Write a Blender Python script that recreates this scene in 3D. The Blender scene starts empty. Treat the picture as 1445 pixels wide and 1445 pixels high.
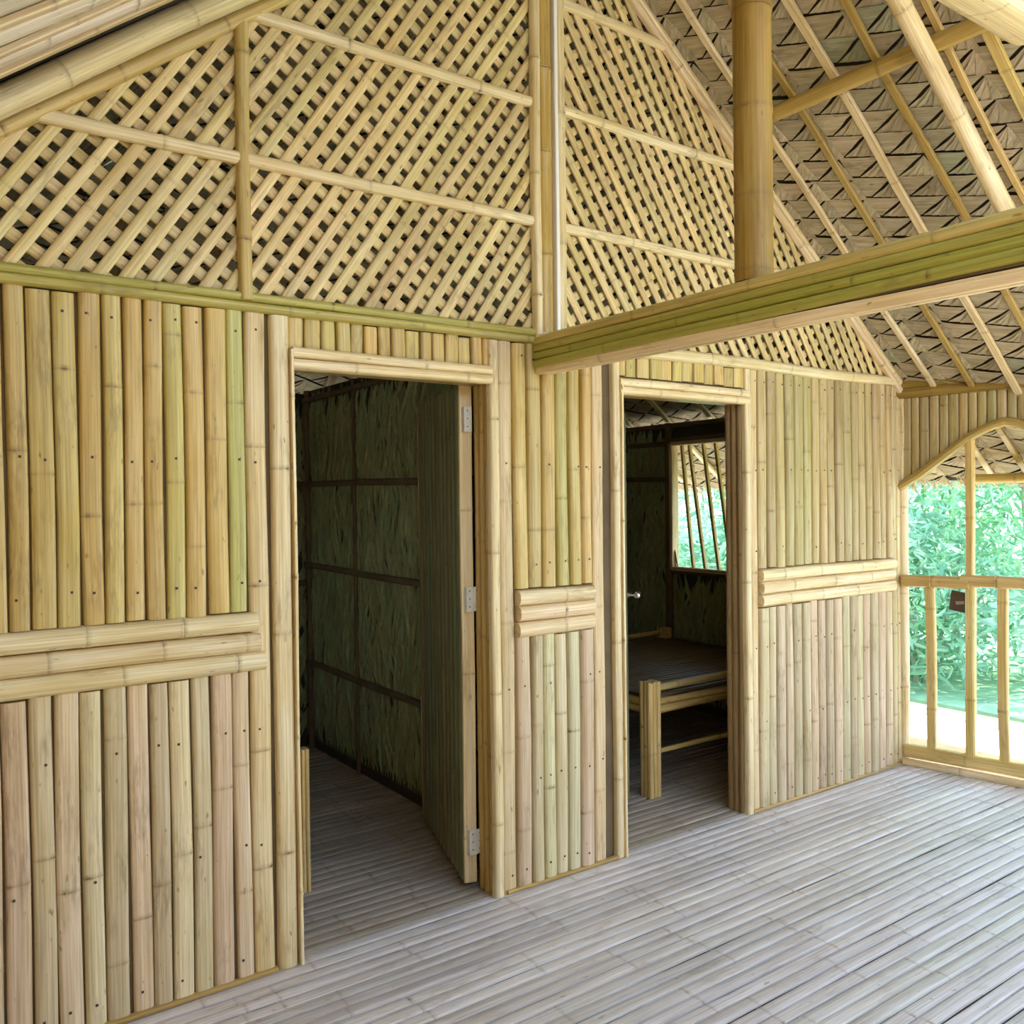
import bpy, math, random
from mathutils import Vector, Matrix
random.seed(7)
SC = bpy.context.scene
COL = SC.collection

# ------------------------------------------------------------------ camera
yaw, pitch, roll, F_PX = 0.62085, -0.014265, -0.012477, 1246.8
fw = Vector((math.sin(yaw)*math.cos(pitch), math.cos(yaw)*math.cos(pitch), math.sin(pitch)))
rt = Vector((math.cos(yaw), -math.sin(yaw), 0)); up = rt.cross(fw)
r2 = rt*math.cos(roll)+up*math.sin(roll); u2 = -rt*math.sin(roll)+up*math.cos(roll)
cd = bpy.data.cameras.new('camera'); cam = bpy.data.objects.new('camera', cd); COL.objects.link(cam)
cd.sensor_width = 36; cd.lens = 36*F_PX/1445; cd.clip_start = .02; cd.clip_end = 300
M = Matrix((r2, u2, -fw)).transposed().to_4x4(); M.translation = Vector((0, -2.73, 1.4915))
cam.matrix_world = M
SC.camera = cam

# ------------------------------------------------------------------ world, sun, exposure
w = bpy.data.worlds.new('World'); SC.world = w; w.use_nodes = True
nt = w.node_tree; bg = nt.nodes['Background']
tc = nt.nodes.new('ShaderNodeTexCoord'); sx = nt.nodes.new('ShaderNodeSeparateXYZ'); cr = nt.nodes.new('ShaderNodeValToRGB')
nt.links.new(tc.outputs['Generated'], sx.inputs[0]); nt.links.new(sx.outputs['Z'], cr.inputs[0]); nt.links.new(cr.outputs[0], bg.inputs[0])
cr.color_ramp.elements[0].position = 0.0; cr.color_ramp.elements[0].color = (.86, .92, 1.0, 1)
cr.color_ramp.elements[1].position = 0.6; cr.color_ramp.elements[1].color = (.36, .58, 1.0, 1)
bg.inputs[1].default_value = 4.2
sd = bpy.data.lights.new('sun', 'SUN'); sd.energy = 16; sd.angle = math.radians(2); sd.color = (1, .95, .86)
so = bpy.data.objects.new('sun', sd); COL.objects.link(so)
sdir = Vector((-math.cos(math.radians(66))*.985, math.cos(math.radians(66))*.17, -math.sin(math.radians(66))))
so.rotation_euler = sdir.to_track_quat('-Z', 'Y').to_euler()
SC.view_settings.view_transform = 'Standard'; SC.view_settings.look = 'None'
SC.view_settings.gamma = 1; SC.view_settings.use_curve_mapping = False
SC.view_settings.exposure = 0.5
try:
    SC.cycles.max_bounces = 12; SC.cycles.diffuse_bounces = 8; SC.cycles.transmission_bounces = 6
except Exception:
    pass

# ------------------------------------------------------------------ materials
def new_mat(name):
    m = bpy.data.materials.new(name); m.use_nodes = True
    return m, m.node_tree, m.node_tree.nodes['Principled BSDF']

def mixc(nt, fac, a, b, mode='MIX'):
    n = nt.nodes.new('ShaderNodeMix'); n.data_type = 'RGBA'; n.blend_type = mode
    for sock, v in ((n.inputs[0], fac), (n.inputs[6], a), (n.inputs[7], b)):
        if hasattr(v, 'node'): nt.links.new(v, sock)
        elif isinstance(v, (int, float)): sock.default_value = v
        else: sock.default_value = (*v, 1)
    return n.outputs[2]

def ramp(nt, src, p0, p1, c0=(0, 0, 0), c1=(1, 1, 1)):
    n = nt.nodes.new('ShaderNodeValToRGB'); nt.links.new(src, n.inputs[0])
    n.color_ramp.elements[0].position = p0; n.color_ramp.elements[1].position = p1
    n.color_ramp.elements[0].color = (*c0, 1); n.color_ramp.elements[1].color = (*c1, 1)
    return n.outputs[0]

def uvnoise(nt, su, sv, detail=3, rough=.6):
    uv = nt.nodes.new('ShaderNodeUVMap'); mp = nt.nodes.new('ShaderNodeMapping'); mp.inputs['Scale'].default_value = (su, sv, 1)
    nz = nt.nodes.new('ShaderNodeTexNoise'); nz.inputs['Scale'].default_value = 1; nz.inputs['Detail'].default_value = detail; nz.inputs['Roughness'].default_value = rough
    nt.links.new(uv.outputs[0], mp.inputs[0]); nt.links.new(mp.outputs[0], nz.inputs['Vector'])
    return nz.outputs['Fac']

def fibre_mat(name, base, alt, green, node_col=(.16, .09, .03), rough=.42, transl=0, spec=.4, fib=(3, 170), vary=.5):
    m, nt, b = new_mat(name)
    at = nt.nodes.new('ShaderNodeAttribute'); at.attribute_name = 'tint'
    sp = nt.nodes.new('ShaderNodeSeparateColor'); nt.links.new(at.outputs['Color'], sp.inputs[0])
    fibre = uvnoise(nt, fib[0], fib[1], 4, .65); blotch = uvnoise(nt, 2.3, 14, 3)
    c = mixc(nt, ramp(nt, blotch, .38, .64), base, alt)
    c = mixc(nt, ramp(nt, sp.outputs['Red'], 0, 1), c, green)
    h = nt.nodes.new('ShaderNodeMath'); h.operation = 'MULTIPLY'; h.inputs[1].default_value = 53.7; nt.links.new(sp.outputs['Green'], h.inputs[0])
    hf = nt.nodes.new('ShaderNodeMath'); hf.operation = 'FRACT'; nt.links.new(h.outputs[0], hf.inputs[0])
    c = mixc(nt, vary, c, ramp(nt, hf.outputs[0], 0, 1, (1.0, 1.03, .90), (1.06, .93, .95)), 'MULTIPLY')
    c = mixc(nt, .75, c, ramp(nt, fibre, .3, .62, (.62, .58, .5), (1.08, 1.08, 1.08)), 'MULTIPLY')
    c = mixc(nt, .55, c, ramp(nt, uvnoise(nt, .9, 55, 2, .5), .36, .60, (.78, .74, .68), (1.05, 1.05, 1.05)), 'MULTIPLY')
    st = nt.nodes.new('ShaderNodeMath'); st.operation = 'MULTIPLY'; nt.links.new(ramp(nt, uvnoise(nt, 3.2, 9, 3, .6), .53, .64), st.inputs[0]); nt.links.new(ramp(nt, uvnoise(nt, 14, 90, 3, .6), .42, .60), st.inputs[1])
    c = mixc(nt, st.outputs[0], c, mixc(nt, .38, c, node_col))
    # brightness of the single culm
    mr = nt.nodes.new('ShaderNodeMapRange'); nt.links.new(sp.outputs['Green'], mr.inputs[0]); mr.inputs[3].default_value = .62; mr.inputs[4].default_value = 1.32
    vm = nt.nodes.new('ShaderNodeVectorMath'); vm.operation = 'SCALE'; nt.links.new(c, vm.inputs[0]); nt.links.new(mr.outputs[0], vm.inputs['Scale'])
    c = vm.outputs[0]
    # small brown flecks and the dark rings at the nodes
    fl = ramp(nt, uvnoise(nt, 22, 60, 2, .4), .70, .76)
    c = mixc(nt, fl, c, mixc(nt, .6, c, node_col))
    nb = nt.nodes.new('ShaderNodeMath'); nb.operation = 'MULTIPLY'; nt.links.new(sp.outputs['Blue'], nb.inputs[0]); nt.links.new(ramp(nt, uvnoise(nt, 30, 60, 2), .3, .6, (.25, .25, .25)), nb.inputs[1])
    c = mixc(nt, nb.outputs[0], c, node_col)
    nt.links.new(c, b.inputs['Base Color'])
    b.inputs['Roughness'].default_value = rough; b.inputs['Specular IOR Level'].default_value = spec
    bp = nt.nodes.new('ShaderNodeBump'); bp.inputs['Strength'].default_value = .25; bp.inputs['Distance'].default_value = .002
    nt.links.new(fibre, bp.inputs['Height']); nt.links.new(bp.outputs[0], b.inputs['Normal'])
    if transl:
        tr = nt.nodes.new('ShaderNodeBsdfTranslucent'); nt.links.new(c, tr.inputs[0])
        mx = nt.nodes.new('ShaderNodeMixShader'); mx.inputs[0].default_value = transl
        out = nt.nodes['Material Output']; nt.links.new(b.outputs[0], mx.inputs[1]); nt.links.new(tr.outputs[0], mx.inputs[2]); nt.links.new(mx.outputs[0], out.inputs[0])
    return m

def plain(name, col, rough=.8, metal=0, noise=0, nscale=6):
    m, nt, b = new_mat(name)
    if noise:
        tcn = nt.nodes.new('ShaderNodeTexCoord'); nz = nt.nodes.new('ShaderNodeTexNoise'); nz.inputs['Scale'].default_value = nscale; nz.inputs['Detail'].default_value = 4
        nt.links.new(tcn.outputs['Object'], nz.inputs['Vector'])
        nt.links.new(mixc(nt, ramp(nt, nz.outputs['Fac'], .3, .7), col, tuple(v*(1-noise) for v in col)), b.inputs['Base Color'])
    else:
        b.inputs['Base Color'].default_value = (*col, 1)
    b.inputs['Roughness'].default_value = rough; b.inputs['Metallic'].default_value = metal
    return m

MT = {}
MT['wall'] = fibre_mat('bamboo_wall', (.60, .435, .135), (.67, .525, .225), (.42, .45, .16), vary=.7)
MT['low'] = fibre_mat('bamboo_wall_lit_low', (.66, .53, .315), (.72, .60, .41), (.52, .54, .33), vary=.9)  # paler copy for the lower slats; brighter light there is in the colour
MT['wall2'] = fibre_mat('bamboo_wall_dimmed', (.47, .365, .145), (.53, .43, .225), (.40, .42, .17), vary=.7)  # darker copy of the wall bamboo, offsets strong light on the right
MT['low2'] = fibre_mat('bamboo_wall_low_dimmed', (.55, .445, .27), (.61, .51, .35), (.46, .48, .30), vary=.9)  # lower right slats, colour darkened against the strong light there
MT['mid'] = fibre_mat('bamboo_mid', (.62, .48, .23), (.69, .57, .34), (.46, .48, .22))
MT['darkslat'] = fibre_mat('bamboo_near_black', (.11, .075, .035), (.15, .105, .055), (.1, .09, .04))  # near-black bamboo for the bed slats
MT['kingpost'] = fibre_mat('bamboo_smoked', (.30, .185, .033), (.37, .25, .06), (.28, .22, .05), rough=.5, spec=.25)
MT['shadefloor'] = fibre_mat('bamboo_floor_shaded', (.38, .31, .225), (.45, .38, .29), (.3, .28, .18), node_col=(.12, .08, .05), rough=.5, vary=.15)  # floor bamboo darkened, shade inside the rooms is in the colour
MT['doorskin'] = fibre_mat('bamboo_door', (.24, .17, .07), (.30, .23, .11), (.17, .25, .14))
MT['pale'] = fibre_mat('bamboo_pale', (.69, .55, .29), (.76, .65, .42), (.48, .50, .22))
MT['lattice'] = fibre_mat('bamboo_lattice', (.64, .50, .215), (.71, .585, .31), (.48, .46, .2))
MT['beam'] = fibre_mat('bamboo_green_beam', (.62, .49, .17), (.56, .47, .16), (.40, .39, .07), rough=.3)
MT['amber'] = fibre_mat('bamboo_amber', (.46, .31, .085), (.52, .37, .12), (.40, .34, .1), rough=.3)
MT['brown'] = fibre_mat('bamboo_brown', (.30, .20, .085), (.36, .26, .12), (.25, .24, .1))
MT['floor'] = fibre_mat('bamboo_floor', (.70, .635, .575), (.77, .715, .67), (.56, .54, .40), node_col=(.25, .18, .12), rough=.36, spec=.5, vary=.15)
MT['grey'] = fibre_mat('bamboo_weathered', (.55, .50, .40), (.63, .58, .48), (.5, .5, .34), node_col=(.25, .2, .14))
MT['thatch'] = fibre_mat('palm_thatch', (.47, .395, .245), (.55, .475, .33), (.36, .40, .27), node_col=(.15, .11, .06), rough=.75, transl=.12, spec=.15, fib=(8, 220), vary=.3)
MT['palm'] = fibre_mat('palm_wall', (.25, .255, .11), (.34, .34, .17), (.25, .37, .20), node_col=(.06, .06, .03), rough=.6, spec=.2, fib=(8, 220))
MT['leaf'] = fibre_mat('leaf', (.30, .60, .44), (.48, .74, .62), (.20, .46, .22), node_col=(.10, .2, .1), rough=.5, transl=.5, spec=.25, fib=(4, 40))
MT['dark'] = plain('dark_backing', (.045, .034, .02), .95)
MT['backing'] = plain('split_bamboo_backing', (.16, .11, .05), .9, noise=.4)
MT['nail'] = plain('rusty_nail', (.05, .03, .02), .6)
MT['plate'] = plain('hinge_plate', (.72, .70, .58), .45, noise=.15, nscale=60)
MT['metal'] = plain('knob_metal', (.75, .72, .70), .22, 1)
MT['card'] = plain('brown_card', (.10, .065, .045), .6, noise=.3, nscale=40)
MT['cardmark'] = plain('card_mark', (.32, .29, .26), .6)
MT['terrace'] = plain('terrace_concrete', (.80, .77, .68), .9, noise=.1)
MT['ground'] = plain('sandy_ground', (.44, .39, .31), .95, noise=.3, nscale=3)
MT['grass'] = plain('grass_ground', (.30, .50, .26), .95, noise=.5, nscale=3)
MT['bark'] = plain('shrub_bark', (.30, .36, .22), .9, noise=.4)

# ------------------------------------------------------------------ mesh builder
class MB:
    def __init__(s): s.v = []; s.f = []; s.uv = []; s.t = []; s.mi = []
    def add(s, vs, fs, uvs, ts, mi=0):
        o = len(s.v); s.v += vs; s.t += ts; s.uv += uvs
        for f in fs: s.f.append([i+o for i in f]); s.mi.append(mi)
    def build(s, name, mats, parent=None, smooth=True):
        me = bpy.data.meshes.new(name); me.from_pydata([tuple(p) for p in s.v], [], s.f)
        uvl = me.uv_layers.new(name='UVMap'); att = me.color_attributes.new('tint', 'FLOAT_COLOR', 'POINT')
        flat = []
        for l in me.loops: flat += s.uv[l.vertex_index]
        uvl.data.foreach_set('uv', flat)
        cc = []
        for t in s.t: cc += [t[0], t[1], t[2], 1]
        att.data.foreach_set('color', cc)
        for m in (mats if isinstance(mats, (list, tuple)) else [mats]): me.materials.append(m)
        me.polygons.foreach_set('material_index', s.mi)
        me.polygons.foreach_set('use_smooth', [smooth]*len(me.polygons))
        me.update()
        if smooth:
            try: me.set_sharp_from_angle(angle=math.radians(42))
            except Exception: pass
        o = bpy.data.objects.new(name, me); COL.objects.link(o)
        if parent: o.parent = parent; o.matrix_parent_inverse = parent.matrix_world.inverted()
        return o

def sweep(mb, prof, p0, p1, A, B, nodes=None, green=0, bright=.5, wob=.0015, cap=True, node_amp=.08, r1=1.0, mi=0, nodedark=None, step=.3, zf=None):
    """closed profile [(a,b)] swept p0->p1; nodes = metres between joints."""
    p0 = Vector(p0); p1 = Vector(p1); L = (p1-p0).length; d = (p1-p0)/L; A = Vector(A).normalized(); B = Vector(B).normalized()
    rings = [(0, 1, 0), (L, 1, 0)]
    k = step
    if nodedark is None: nodedark = R(.55, 1.0)
    while k < L-.05: rings.append((k, 1, 0)); k += step
    if nodes:
        t = random.uniform(.25, 1)*nodes if not isinstance(nodes, (list, tuple)) else None
        ts = []
        if t is None: ts = [x for x in nodes if .02 < x < L-.02]
        else:
            while t < L-.03:
                if t > .03: ts.append(t)
                t += nodes*random.uniform(.8, 1.2)
        rings = [r for r in rings if all(abs(r[0]-t) > .03 for t in ts) or r[0] in (0, L)]
        for t in ts:
            a = node_amp*random.uniform(.6, 1.3)
            for dt, rr, nd in ((-.014, 1, 0), (-.006, 1+a, .15), (-.0015, 1+a*.2, .95*nodedark), (.004, 1+a*.9, .40*nodedark), (.014, 1, 0)):
                if 0 < t+dt < L: rings.append((t+dt, rr, nd))
    rings.sort(); uo = random.uniform(0, 50); vo = random.uniform(0, 9); n = len(prof)
    per = [0]
    for i in range(n-1): per.append(per[-1]+math.hypot(prof[i+1][0]-prof[i][0], prof[i+1][1]-prof[i][1]))
    vs = []; uv = []; ts_ = []; fs = []
    ph = [random.uniform(0, 6.3) for _ in range(2)]
    j0 = 0
    for i, (t, sc, nd) in enumerate(rings):
        if nd == 0 or nd == .15: j0 = random.uniform(n*.05, n*.95); kn = random.choice([0, 0, .9, 1.3])
        k = 1+(r1-1)*t/L
        q = p0+d*t+A*(wob*math.sin(t*5+ph[0]))+B*(wob*.6*math.sin(t*4+ph[1]))
        if zf: q = q+zf(t/L)
        for j, (a, b) in enumerate(prof):
            vs.append(q+A*(a*sc*k)+B*(b*sc*k)); uv.append((uo+t, vo+per[j])); ts_.append((green, bright, min(1.3, nd*(.7+kn*math.exp(-((j-j0)/(n*.09))**2))) if nd else 0))
    for i in range(len(rings)-1):
        for j in range(n):
            j2 = (j+1) % n; fs.append([i*n+j, i*n+j2, (i+1)*n+j2, (i+1)*n+j])
    if cap:
        fs.append(list(range(n))[::-1]); fs.append([(len(rings)-1)*n+j for j in range(n)])
    mb.add(vs, fs, uv, ts_, mi)

def circ(r, n=12): return [(r*math.cos(2*math.pi*i/n), r*math.sin(2*math.pi*i/n)) for i in range(n)]
def halfp(w, d, n=8, pw=.55):
    """half culm: flat back at b=0, belly out to b=d"""
    out = []
    for i in range(n+1):
        a = math.pi*i/n; c = math.cos(a); sgn = 1 if c >= 0 else -1
        out.append((w/2*sgn*abs(c)**.8, d*math.sin(a)**pw))
    return out
def rect(w, d, e=None):
    e = min(w, d)*.16 if e is None else e
    return [(w/2, -d/2+e), (w/2, d/2-e), (w/2-e, d/2), (-w/2+e, d/2), (-w/2, d/2-e), (-w/2, -d/2+e), (-w/2+e, -d/2), (w/2-e, -d/2)]
def pole(mb, p0, p1, r, nodes=.38, seg=12, **k):
    d = (Vector(p1)-Vector(p0)).normalized(); A = d.orthogonal().normalized(); B = d.cross(A)
    sweep(mb, circ(r, seg), p0, p1, A, B, nodes=nodes, **k)
def bar(mb, p0, p1, w, dth, B, nodes=None, **k):
    """rounded batten, width w across, thickness dth along B"""
    d = (Vector(p1)-Vector(p0)).normalized(); B = Vector(B); B = (B-d*B.dot(d)).normalized(); A = d.cross(B)
    sweep(mb, rect(w, dth), p0, p1, A, B, nodes=nodes, **k)
def half(mb, p0, p1, w, dth, B, nodes=.38, **k):
    d = (Vector(p1)-Vector(p0)).normalized(); B = Vector(B); B = (B-d*B.dot(d)).normalized(); A = d.cross(B)
    sweep(mb, halfp(w, dth), p0, p1, A, B, nodes=nodes, **k)
def box(mb, lo, hi, green=0, bright=.5, mi=0):
    x0, y0, z0 = lo; x1, y1, z1 = hi
    V = [Vector(p) for p in ((x0,y0,z0),(x1,y0,z0),(x1,y1,z0),(x0,y1,z0),(x0,y0,z1),(x1,y0,z1),(x1,y1,z1),(x0,y1,z1))]
    for f in ((0,3,2,1),(4,5,6,7),(0,1,5,4),(1,2,6,5),(2,3,7,6),(3,0,4,7)):
        vv = [V[i] for i in f]; a = (vv[1]-vv[0]).length; b = (vv[2]-vv[1]).length
        mb.add(vv, [[0,1,2,3]], [(0,0),(a,0),(a,b),(0,b)], [(green,bright,0)]*4, mi)
def polyprism(mb, pts, off, mi=0, bright=.5):
    pts = [Vector(p) for p in pts]; off = Vector(off); n = len(pts)
    vs = pts+[p+off for p in pts]
    fs = [list(range(n))[::-1], [n+i for i in range(n)]]+[[i, (i+1) % n, n+(i+1) % n, n+i] for i in range(n)]
    mb.add(vs, fs, [(p.x+p.y, p.z) for p in vs], [(0, bright, 0)]*(2*n), mi)

def empty(name, loc=(0, 0, 0)):
    o = bpy.data.objects.new(name, None); o.location = loc; o.empty_display_size = .1; COL.objects.link(o)
    o.matrix_world = Matrix.Translation(loc)
    return o
def tag(o, label=None, cat=None, group=None, kind=None):
    if label: o['label'] = label
    if cat: o['category'] = cat
    if group: o['group'] = group
    if kind: o['kind'] = kind
    return o
R = random.uniform
def tint():
    """(greenness, brightness) of one culm"""
    g = random.choice([0, 0, 0, .05, .1, .15, .25]); return g, R(.32, .72)

# ================================================================== STRUCTURE
H = 2.10; XL, XR = -.346, 4.60; RX = 2.127; RZ = 3.977; SL = .759
K = RZ+SL*RX                     # right slope: z = K - SL x ; left slope mirrors it

# ---- floor: split culms laid along x, four neighbours share the joints of one culm
fl = empty('floor'); tag(fl, kind='structure')
y = -3.6; i = 0; nd = None; mb = MB(); mb2 = MB()
while y < 2.5:
    if i % 3 == 0:
        nd = sorted(x0 for x0 in [R(0, .45)+k*R(.42, .5) for k in range(13)]); g, b0 = random.choice([0, 0, .1, .25]), R(.42, .6)
    wv = .0455+R(-.0015, .002)
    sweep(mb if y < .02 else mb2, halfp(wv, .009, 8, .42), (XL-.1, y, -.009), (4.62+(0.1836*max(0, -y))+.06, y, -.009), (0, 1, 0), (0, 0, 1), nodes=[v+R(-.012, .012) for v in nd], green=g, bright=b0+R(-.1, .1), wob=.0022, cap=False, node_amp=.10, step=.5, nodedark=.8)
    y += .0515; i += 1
mb.build('floor_slats', MT['floor'], fl); mb2.build('room_floor_slats', MT['shadefloor'], fl)
mb = MB(); box(mb, (XL-.1, -3.65, -.09), (5.2, 2.5, -.014)); mb.build('floor_joist_deck', MT['backing'], fl)

# ---- back wall with two door openings
wb = empty('wall_back'); tag(wb, kind='structure')
D1 = (1.085, 1.852); D2 = (2.50, 3.28)
mb = MB()
for x0, x1, z0, z1 in ((XL, D1[0]-.01, -.01, H), (D1[1]+.02, D2[0]-.01, -.01, H), (D2[1]+.02, XR, -.01, H), (D1[0]-.01, D1[1]+.02, 1.96, H), (D2[0]-.01, D2[1]+.02, 1.96, H)):
    box(mb, (x0, .006, z0), (x1, .06, z1))
mb.build('backing_board', MT['backing'], wb)

def slats(x0, x1, z0, z1, parent, wv=.06, mat='wall', zs=.006, nails=(), greens=None, name='slat_panel', yb=.008, dth=.019, jit=.12, pw=.38):
    mb = MB(); n = max(1, round((x1-x0)/wv)); ws = [1+R(-jit, jit) for _ in range(n)]; s = sum(ws); x = x0
    for i in range(n):
        ww = ws[i]/s*(x1-x0); g, b = tint()
        if greens and i in greens: g = greens[i]
        a = z0+R(-zs, zs)*.5; bz = z1+R(-zs, zs); dd = dth*R(.85, 1.15); cx = x+ww/2
        sweep(mb, halfp(ww-.005, dd, 10, pw), (cx+R(-.002, .002), yb, a), (cx+R(-.002, .002), yb, bz), (1, 0, 0), (0, -1, 0), nodes=R(.42, .85), green=g, bright=b, wob=.0022, node_amp=.028, nodedark=R(.4, 1.1))
        for nz in nails:
            if z0 < nz < z1 and random.random() < .6:
                nx = cx+R(-.01, .01); zz = nz+R(-.008, .008)
                box(mb, (nx-.0034, yb-dd-.0012, zz-.0034), (nx+.0034, yb-dd+.004, zz+.0034), mi=1)
        x += ww
    return mb.build(name, [MT[mat], MT['nail']], parent)
NA = (.07, .42, .78, 1.24, 1.62, 2.03)
slats(XL, .931, 1.15, H-.012, wb, .060, greens={20: .75, 14: .3, 17: .3}, nails=NA, zs=.008)
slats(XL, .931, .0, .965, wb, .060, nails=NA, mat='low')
slats(.931, 1.0, 0, H-.012, wb, .069, nails=NA, mat='mid')
slats(1.888, 1.955, 0, H-.012, wb, .067, nails=NA, mat='mid')
slats(1.955, 2.345, 1.15, H-.012, wb, .065, nails=NA, dth=.026, pw=.55, greens={3: .45})
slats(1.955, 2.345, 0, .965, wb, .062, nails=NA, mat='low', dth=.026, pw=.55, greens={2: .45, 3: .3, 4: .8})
slats(2.345, 2.41, 0, H-.012, wb, .065, nails=NA, mat='mid')
slats(3.325, 3.375, 0, H-.012, wb, .055, nails=NA, mat='mid')
slats(3.375, 4.505, 1.15, H-.012, wb, .066, nails=NA, mat='wall2', dth=.028, pw=.6)
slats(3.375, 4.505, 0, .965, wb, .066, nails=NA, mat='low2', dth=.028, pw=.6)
slats(4.505, XR, 0, H-.012, wb, .05, nails=NA, mat='mid')
slats(D1[0]-.015, 1.885, 1.985, H-.012, wb, .055, name='lintel_slats', yb=.012)
slats(D2[0]-.03, D2[1]+.02, 2.0, H-.012, wb, .07, name='lintel_slats', yb=.012)
# horizontal bands of three culms
for x0, x1, zz in ((XL, .965, (.994, 1.055, 1.116)), (1.96, 2.34, (.994, 1.055, 1.116)), (3.38, 4.50, (.994, 1.055, 1.116))):
    for k, z in enumerate(zz):
        mb = MB(); half(mb, (x0+R(0, .008), .006, z), (x1+R(-.012, .012), .006, z+R(-.004, .004)), .0605, .042, (0, -1, 0), nodes=.3, bright=R(.5, .72), green=0, node_amp=.06)
        mb.build('band_culm', MT['pale'], wb)
# door posts on the face of the wall
for nm, xx, ww in (('door_post', 1.042, .062), ('door_post', 1.866, .042), ('door_post', 2.478, .042), ('door_post', 3.302, .042)):
    mb = MB(); sweep(mb, halfp(ww, .027, 12, .4), (xx, .006, 0), (xx, .006, H-.015), (1, 0, 0), (0, -1, 0), nodes=.6, bright=.62, wob=.0015, node_amp=.03)
    mb.build(nm, MT['pale'], wb)
mb = MB()   # thin edge strips facing the openings
for xx in (1.080, 2.500): bar(mb, (xx, 0, 0), (xx, 0, 1.98), .010, .06, (0, -1, 0), nodes=.5, bright=.75)
mb.build('door_edge_strip', MT['pale'], wb)
# jamb culms lining the right side of both doors
for xr in (1.862, 3.290):
    mb = MB()
    for k, yy in enumerate((.022, .058, .092)): pole(mb, (xr+.004, yy, 0), (xr+.004, yy, 1.95), .019, .4, seg=10, bright=.5)
    mb.build('door_jamb', MT['brown'] if xr > 3 else MT['amber'], wb)
for xr in (1.075, 2.488):
    mb = MB()
    for k, yy in enumerate((.045, .085)): pole(mb, (xr-.004, yy, 0), (xr-.004, yy, 1.95), .019, .4, seg=10, bright=.6)
    mb.build('door_jamb', MT['pale'], wb)
for x0, x1 in ((D1[0]-.002, D1[1]+.0), (D2[0]-.008, D2[1]+.02)):   # header strips
    for z in (1.972, 1.937):
        mb = MB(); half(mb, (x0, .0, z), (x1, .0, z+R(-.002, .002)), .036, .030, (0, -1, 0), nodes=.5, bright=.7); mb.build('door_header', MT['pale'], wb)
    mb = MB(); box(mb, (x0, .0, 1.925), (x1, .10, 1.955)); mb.build('door_head_board', MT['amber'], wb)
# rail at the foot of the lattice
for x0, x1, z, g, ww in ((XL, 2.05, 2.128, .55, .030), (XL, 2.05, 2.100, .35, .030)):
    mb = MB(); half(mb, (x0, -.004, z), (x1, -.004, z+.004), ww, .028, (0, -1, 0), nodes=.5, green=g, bright=.45); mb.build('wall_plate_culm', MT['beam'], wb)
mb = MB(); half(mb, (2.05, -.004, 2.112), (XR+.01, -.004, 2.106), .052, .034, (0, -1, 0), nodes=.55, bright=.6, wob=.004); mb.build('wall_plate_culm', MT['pale'], wb)
mb = MB(); bar(mb, (XL, -.012, .006), (D1[0]-.08, -.012, .006), .014, .02, (0, -1, 0), bright=.5)
bar(mb, (1.9, -.012, .006), (2.46, -.012, .006), .014, .02, (0, -1, 0), bright=.5); bar(mb, (3.32, -.012, .006), (4.6, -.012, .006), .014, .02, (0, -1, 0), bright=.5)
o = mb.build('baseboard_back', MT['amber']); tag(o, kind='structure')

# ---- lattice in the gable
def gable_z(x): return K-SL*x if x > RX else (RZ-SL*RX)+SL*x
def clip(p, d, planes):
    t0, t1 = -9, 9
    for nx, nz, c in planes:          # keep nx*x+nz*z <= c
        den = nx*d[0]+nz*d[1]; num = c-nx*p[0]-nz*p[1]
        if abs(den) < 1e-9:
            if num < 0: return None
            continue
        t = num/den
        if den > 0: t1 = min(t1, t)
        else: t0 = max(t0, t)
    return (t0, t1) if t1-t0 > .02 else None
def lattice(x0, x1, sgn, parent, pitch, seed):
    random.seed(seed)
    sl = (-SL, 1, RZ-SL*RX) if x1 <= RX+.01 else (SL, 1, K)
    planes = [(-1, 0, -x0), (1, 0, x1), (0, -1, -2.115), sl]
    for layer, ang, yy, nm in ((0, 56, -.004, 'front_strips'), (1, 56-90, .012, 'back_strips')):
        a = math.radians(ang if sgn > 0 else 180-ang); d = (math.cos(a), math.sin(a)); nrm = (-d[1], d[0])
        mb = MB(); cx, cz = (x0+x1)/2, 2.9
        for k in range(-60, 60):
            off = k*pitch+R(-.003, .003); p = (cx+nrm[0]*off, cz+nrm[1]*off); aa = a+R(-.006, .006); dd = (math.cos(aa), math.sin(aa))
            c = clip(p, dd, planes)
            if not c: continue
            P0 = (p[0]+dd[0]*c[0], yy, p[1]+dd[1]*c[0]); P1 = (p[0]+dd[0]*c[1], yy, p[1]+dd[1]*c[1]); g, b = tint()
            L = c[1]-c[0]; bw = R(-.004, .004)
            half(mb, P0, P1, (.034 if layer == 0 else .036)*R(.9, 1.1), .009, (0, -1, 0), nodes=.5, green=g*.6, bright=b+.04, wob=.0015, nodedark=.5, step=.25)
        mb.build(nm, MT['lattice'], parent)
random.seed(11)
panels = [('left outer', XL, .925, 1, 'bamboo lattice panel in the narrow left corner of the gable, outside the slim upright'),
          ('left', .945, 2.06, 1, 'bamboo lattice panel between the slim upright and the central post, strips leaning right'),
          ('right', 2.20, XR-.03, -1, 'bamboo lattice panel right of the central post, strips leaning left')]
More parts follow.
